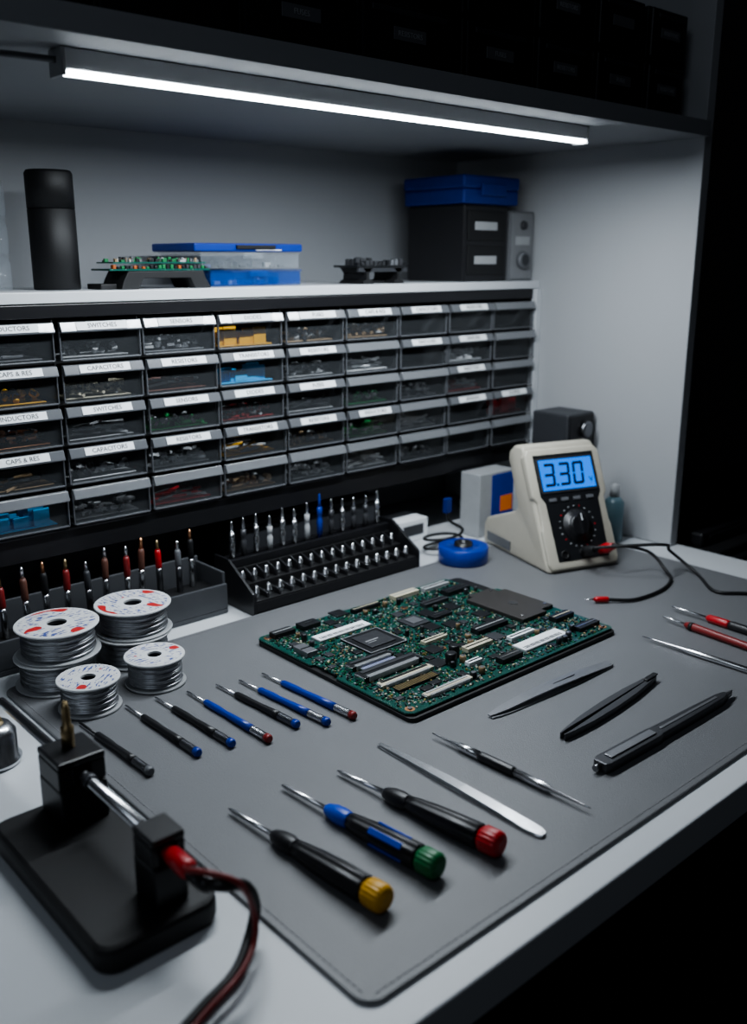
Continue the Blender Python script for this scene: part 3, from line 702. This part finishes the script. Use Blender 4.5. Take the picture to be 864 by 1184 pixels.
B().lathe([(.0701,.0075),(.088,.0065),(.090,.003)],lgrey,24,axis=(0,0,1)).obj('cap',e)
e=thing('component_box','small white box with dark printed label under the drawers','box',(.935,.99,.0005))
B().box(0,.06,0,.05,0,.034,paper,.001).obj('carton',e)
B().box(.008,.05,-.0008,0,.010,.026,dgrey).obj('printed_label',e)
e=thing('component_box','black plastic case under the drawer cabinet','box',(.66,1.0,.0005))
B().box(0,.24,0,.08,0,.075,dgrey,.003).obj('case',e); B().box(.0,.24,-.001,.081,.076,.084,black,.002).obj('lid',e)
e=thing('tape_reel','bright blue plastic tape reel standing on white desk','tape',(.945,.868,.0036))
B().lathe([(0,.034),(.001,.0355),(.0225,.0355),(.0235,.034),(.0235,.014),(.0,.014),(0,.034)],blue,48,axis=(0,0,1),cap=False).obj('reel',e)
B().lathe([(.001,.013),(.028,.013),(.028,.007),(.001,.007),(.001,.013)],black,32,axis=(0,0,1),cap=False).obj('core',e)
e=thing('usb_cable','black cable coiled loosely with blue connector','cable',(.965,.925,.0005))
pts=[]
for k in range(26):
    a=k*.5; pts.append((.034*math.cos(a)+.002*math.sin(k),.022*math.sin(a),.003+.0011*k))
B().tube(pts+[(.01,.0,.045),(.0,-.005,.06)],.0022,blackm).obj('cord',e)
B().box(-.006,.006,-.009,-.001,.060,.082,navy,.001).obj('connector',e)
# ------------------------------------------------------------------ shelf things
Z=.3872
e=thing('thermos','tall matte black cylindrical flask on white shelf','flask',(.457,1.05,Z))
B().lathe([(0,.0245),(.001,.0255),(.086,.0255),(.087,.0245)],blackm,48,axis=(0,0,1)).obj('body',e)
B().lathe([(.0872,.0255),(.124,.0255),(.127,.0235)],blackm,48,axis=(0,0,1)).obj('cap',e)
e=thing('bottle_stack','stacked clear plastic screw-top jars on white shelf','jar',(.385,1.05,Z))
for k in range(3):
    z=k*.038; B().lathe([(z,.019),(z+.001,.020),(z+.030,.020),(z+.0302,.0185),(z+.0375,.0185)],clear,32,axis=(0,0,1)).obj('jar',e)
e=thing('circuit_board_stack','green circuit boards with small colourful connectors on a black stand','circuit board',(.510,1.0,Z))
b=B(); b.prism([(0,0),(.022,0),(.028,.012),(.090,.012),(.096,0),(.118,0),(.112,.010),(.108,.020),(.010,.020),(.004,.010)],.0,.05,blackm,'xz',.0008); b.obj('stand',e)
B().box(-.02,.0,.01,.045,0,.006,blackm,.001).obj('foot',e)
B().box(-.012,.118,.002,.048,.0205,.0225,pcbm).obj('board',e); B().box(-.006,.114,.004,.046,.0285,.030,pcbm).obj('board',e)
b=B()
for k in range(24):
    x=-.008+k*.0052; b.box(x,x+.0036,.001,.007,.0226,.0226+random.uniform(.002,.0050),random.choice([dorange,green,green,dgrey,chip,green,chip,dgrey]),.0003)
b.obj('terminal_block',e)
b=B()
for k in range(80):
    x=random.uniform(-.004,.108);y=random.uniform(.005,.04);s=random.uniform(.0015,.0045); b.box(x,x+s,y,y+s,.030,.030+random.uniform(.0015,.006),random.choice([chip,chip,gun,ceram,green,green,grey,lgrey]),.0002)
o=b.obj('small_component',e); o['kind']='stuff'
def orgbox(loc,w,d,h,lid,body,label):
    e=thing('organizer_box',label,'box',loc,group='stacked organizer boxes')
    b=B(); t=.0015; b.box(0,w,0,d,0,t,body); b.box(0,w,0,t,t,h,body); b.box(0,w,d-t,d,t,h,body); b.box(0,t,t,d-t,t,h,body); b.box(w-t,w,t,d-t,t,h,body)
    for k in range(1,4): b.box(w*k/4,w*k/4+.001,t,d-t,t,h*.9,body)
    b.obj('tray',e)
    b=B(); b.box(-.002,w+.002,-.002,d+.002,h,h+.0025,lid,.001); b.obj('lid',e)
    B().box(w*.4,w*.6,-.005,-.002,h-.006,h+.002,lid,.0008).obj('latch',e)
    b=B()
    for k in range(22):
        x=random.uniform(.004,w-.014);y=random.uniform(.004,.05); b.box(x,x+.009,y,y+.004,t+.0002,t+random.uniform(.003,.009),random.choice([grey,lgrey,chip,navy,steeld]),.0003)
    o=b.obj('stored_part',e); o['kind']='stuff'
orgbox((.650,1.035,Z),.140,.095,.0175,bclear,bclear,'translucent blue compartment box on white shelf')
orgbox((.634,1.03,Z+.0212),.150,.100,.0185,clear,clear,'clear compartment box stacked on blue one')
e=thing('plastic_case','flat bright blue plastic case on stacked boxes','box',(.622,1.025,Z+.0424)); B().box(0,.165,0,.105,0,.010,blue,.002).obj('shell',e); B().box(.06,.12,-.003,0,.003,.008,black,.0008).obj('handle',e); B().box(.09,.13,-.0006,0,.0015,.003,paper).obj('printed_mark',e)
e=thing('board_holder','black frame holding circuit modules on white shelf','circuit holder',(.866,1.0,Z))
b=B()
for x in (.004,.062):
    b.prism([(x,0),(x+.022,0),(x+.019,.004),(x+.014,.006),(x+.013,.014),(x+.018,.020),(x+.022,.022),(x,.022),(x+.004,.020),(x+.009,.014),(x+.008,.006),(x+.003,.004)],.0,.05,blackm,'xz')
b.box(.020,.070,.02,.03,0.001,.005,blackm); b.box(-.002,.090,0,.004,.016,.0215,dgrey,.0006)
b.obj('stand',e)
B().box(-.004,.092,0,.052,.0222,.0250,chip,.0004).obj('board',e)
b=B()
for k in range(12): 
    x=-.003+k*.0078; b.box(x,x+random.uniform(.004,.007),.001,.010,.0251,.0251+random.uniform(.003,.010),random.choice([chip,gun,steeld,grey,chip]),.0003)
for k in range(20):
    x=random.uniform(0,.080);y=random.uniform(.012,.045); b.box(x,x+.006,y,y+.006,.0251,.0251+random.uniform(.003,.011),random.choice([chip,gun,steeld,dgrey]),.0003)
o=b.obj('small_component',e); o['kind']='stuff'
e=thing('power_supply','black two-module equipment case with labelled front','equipment',(1.072,1.0,Z))
B().box(0,.10,0,.122,0,.113,black,.003).obj('case',e)
for z in (.010,.060): 
    B().box(.008,.092,-.002,-.0001,z,z+.044,blackm,.001).obj('front_module',e)
for z in (.026,.076): B().box(.022,.072,-.003,-.0021,z,z+.012,lgrey).obj('label_strip',e)
e=thing('carry_case','deep blue plastic carry case on black equipment box','case',(1.068,.998,Z+.1133))
B().box(0,.125,0,.128,0,.022,navy,.003).obj('base',e); B().box(-.001,.126,-.001,.129,.0222,.041,navy,.003).obj('lid',e)
B().box(.035,.09,-.006,-.0012,.012,.030,navy,.002).obj('latch',e)
e=thing('radio_module','light grey metal device with round knobs','radio',(1.1755,.998,Z))
B().box(0,.0575,0,.09,0,.106,grey,.002).obj('case',e)
B().box(.003,.0545,-.0015,-.0001,.003,.103,mgrey,.0005).obj('front_panel',e)
B().lathe([(0,.014),(.006,.013),(.007,.011)],grey,32,(.030,-.0015,.032),(0,-1,0)).lathe([(.0071,.009),(.0075,.008)],dgrey,24,(.030,-.0015,.032),(0,-1,0)).obj('dial',e)
B().lathe([(0,.007),(.004,.006)],dgrey,24,(.030,-.0015,.085),(0,-1,0)).obj('knob',e)
B().box(.012,.046,-.0022,-.0016,.055,.068,lgrey).obj('nameplate',e)
# ------------------------------------------------------------------ soldering stand
e=thing('soldering_stand','heavy black base stand with two clamps holding soldering iron','soldering stand',(.190,.457,.0005))
B().prism(rrect(0,.086,0,.183,.014),0,.019,blackm,'xy',.004).obj('base',e)
IX=.246-.190
def clamp(y0,y1,zt,name,wd):
    b=B(); b.box(IX-wd,IX+wd,y0,y1,.0192,.0495,black,.002)
    b.box(IX-wd,IX-.0062,y0+.002,y1-.002,.0497,zt-.006,black,.001); b.box(IX+.0062,IX+wd,y0+.002,y1-.002,.0497,zt-.006,black,.001)
    b.box(IX-wd,IX+wd,y0+.001,y1-.001,zt-.0058,zt,black,.0015); return b.obj(name,e)
clamp(.135,.175,.072,'rear_clamp',.018); clamp(.012,.040,.070,'front_clamp',.012)
B().lathe([(0,.0048),(.016,.0048),(.017,.0032),(.030,.0030),(.036,.0016)],brass,24,(IX,.158,.0722),(0,0,1)).obj('brass_post',e)
B().lathe([(0,.004),(.002,.006),(.004,.006)],steeld,24,(IX+.0185,.155,.036),(1,0,0)).obj('thumb_screw',e)
e=thing('soldering_iron','steel-barrelled soldering iron with red collar held in stand','soldering iron',(.246,.75,.0585))
ax=(0,-1,0)
B().lathe([(0,.0038),(.14,.0042),(.275,.0044)],steel,28,axis=ax).obj('barrel',e)
B().lathe([(.165,.0056),(.172,.0056)],gun,28,axis=ax).obj('ring',e)
B().lathe([(.2751,.0054),(.2835,.0054),(.284,.0062),(.302,.0064),(.307,.005)],red,28,axis=ax).obj('collar',e)
B().lathe([(.3071,.005),(.322,.0048),(.326,.0036)],black,24,axis=ax).obj('strain_relief',e)
def lp(x,y,z): return (x-.246,y-.75,z-.0585)
B().tube([lp(.246,.428,.0585),lp(.252,.418,.060),lp(.268,.418,.052),lp(.281,.428,.025),lp(.273,.424,.008),lp(.252,.408,.005),lp(.225,.398,.005),lp(.19,.385,.005),lp(.12,.36,.005)],.0036,blackm,14).obj('cord',e)
B().tube([lp(.241,.440,.064),lp(.250,.424,.066),lp(.262,.414,.058),lp(.275,.421,.030),lp(.271,.415,.0130),lp(.25,.400,.010),lp(.222,.390,.009),lp(.19,.378,.008),lp(.12,.352,.007)],.002,dred,12).obj('signal_wire',e)
e=thing('tip_cleaner','polished chrome tip cleaner cup','tip cleaner',(.238,.760,.0005))
B().lathe([(0,.022),(.004,.023),(.006,.020),(.028,.020),(.034,.016),(.036,.011)],steel,40,axis=(0,0,1)).obj('cup',e)
B().lathe([(.0361,.010),(.042,.008),(.044,.004)],brass,24,axis=(0,0,1),lobes=7,amp=.1).obj('brass_wool',e)
# ------------------------------------------------------------------ lights / world
def area(name,loc,target,size,energy,color):
    l=bpy.data.lights.new(name,'AREA'); l.size=size; l.energy=energy; l.color=color
    o=bpy.data.objects.new(name,l); COL.objects.link(o); o.location=loc
    o.rotation_euler=(Vector(target)-Vector(loc)).to_track_quat('-Z','Y').to_euler(); return o
area('room_fill',(-.9,-.1,2.3),(.25,.5,.75),.8,4.2,(.78,.88,1))  # soft fill added to lift the bench foreground, no lamp fixture behind it
w=bpy.data.worlds.new('world'); SC.world=w; w.use_nodes=True
w.node_tree.nodes['Background'].inputs[0].default_value=(.48,.52,.6,1); w.node_tree.nodes['Background'].inputs[1].default_value=.035
SC.view_settings.look='AgX - Medium High Contrast'
# ------------------------------------------------------------------ camera
cd=bpy.data.cameras.new('camera'); cam=bpy.data.objects.new('camera',cd); COL.objects.link(cam); SC.camera=cam
cam.location=(0,0,TZ+.42); cam.rotation_euler=(math.radians(74.9),0,math.radians(-41.7))
cd.sensor_fit='VERTICAL'; cd.sensor_height=36; cd.lens=36*1082/1184; cd.clip_start=.02
cd.dof.use_dof=True; cd.dof.focus_distance=.93; cd.dof.aperture_fstop=4.4
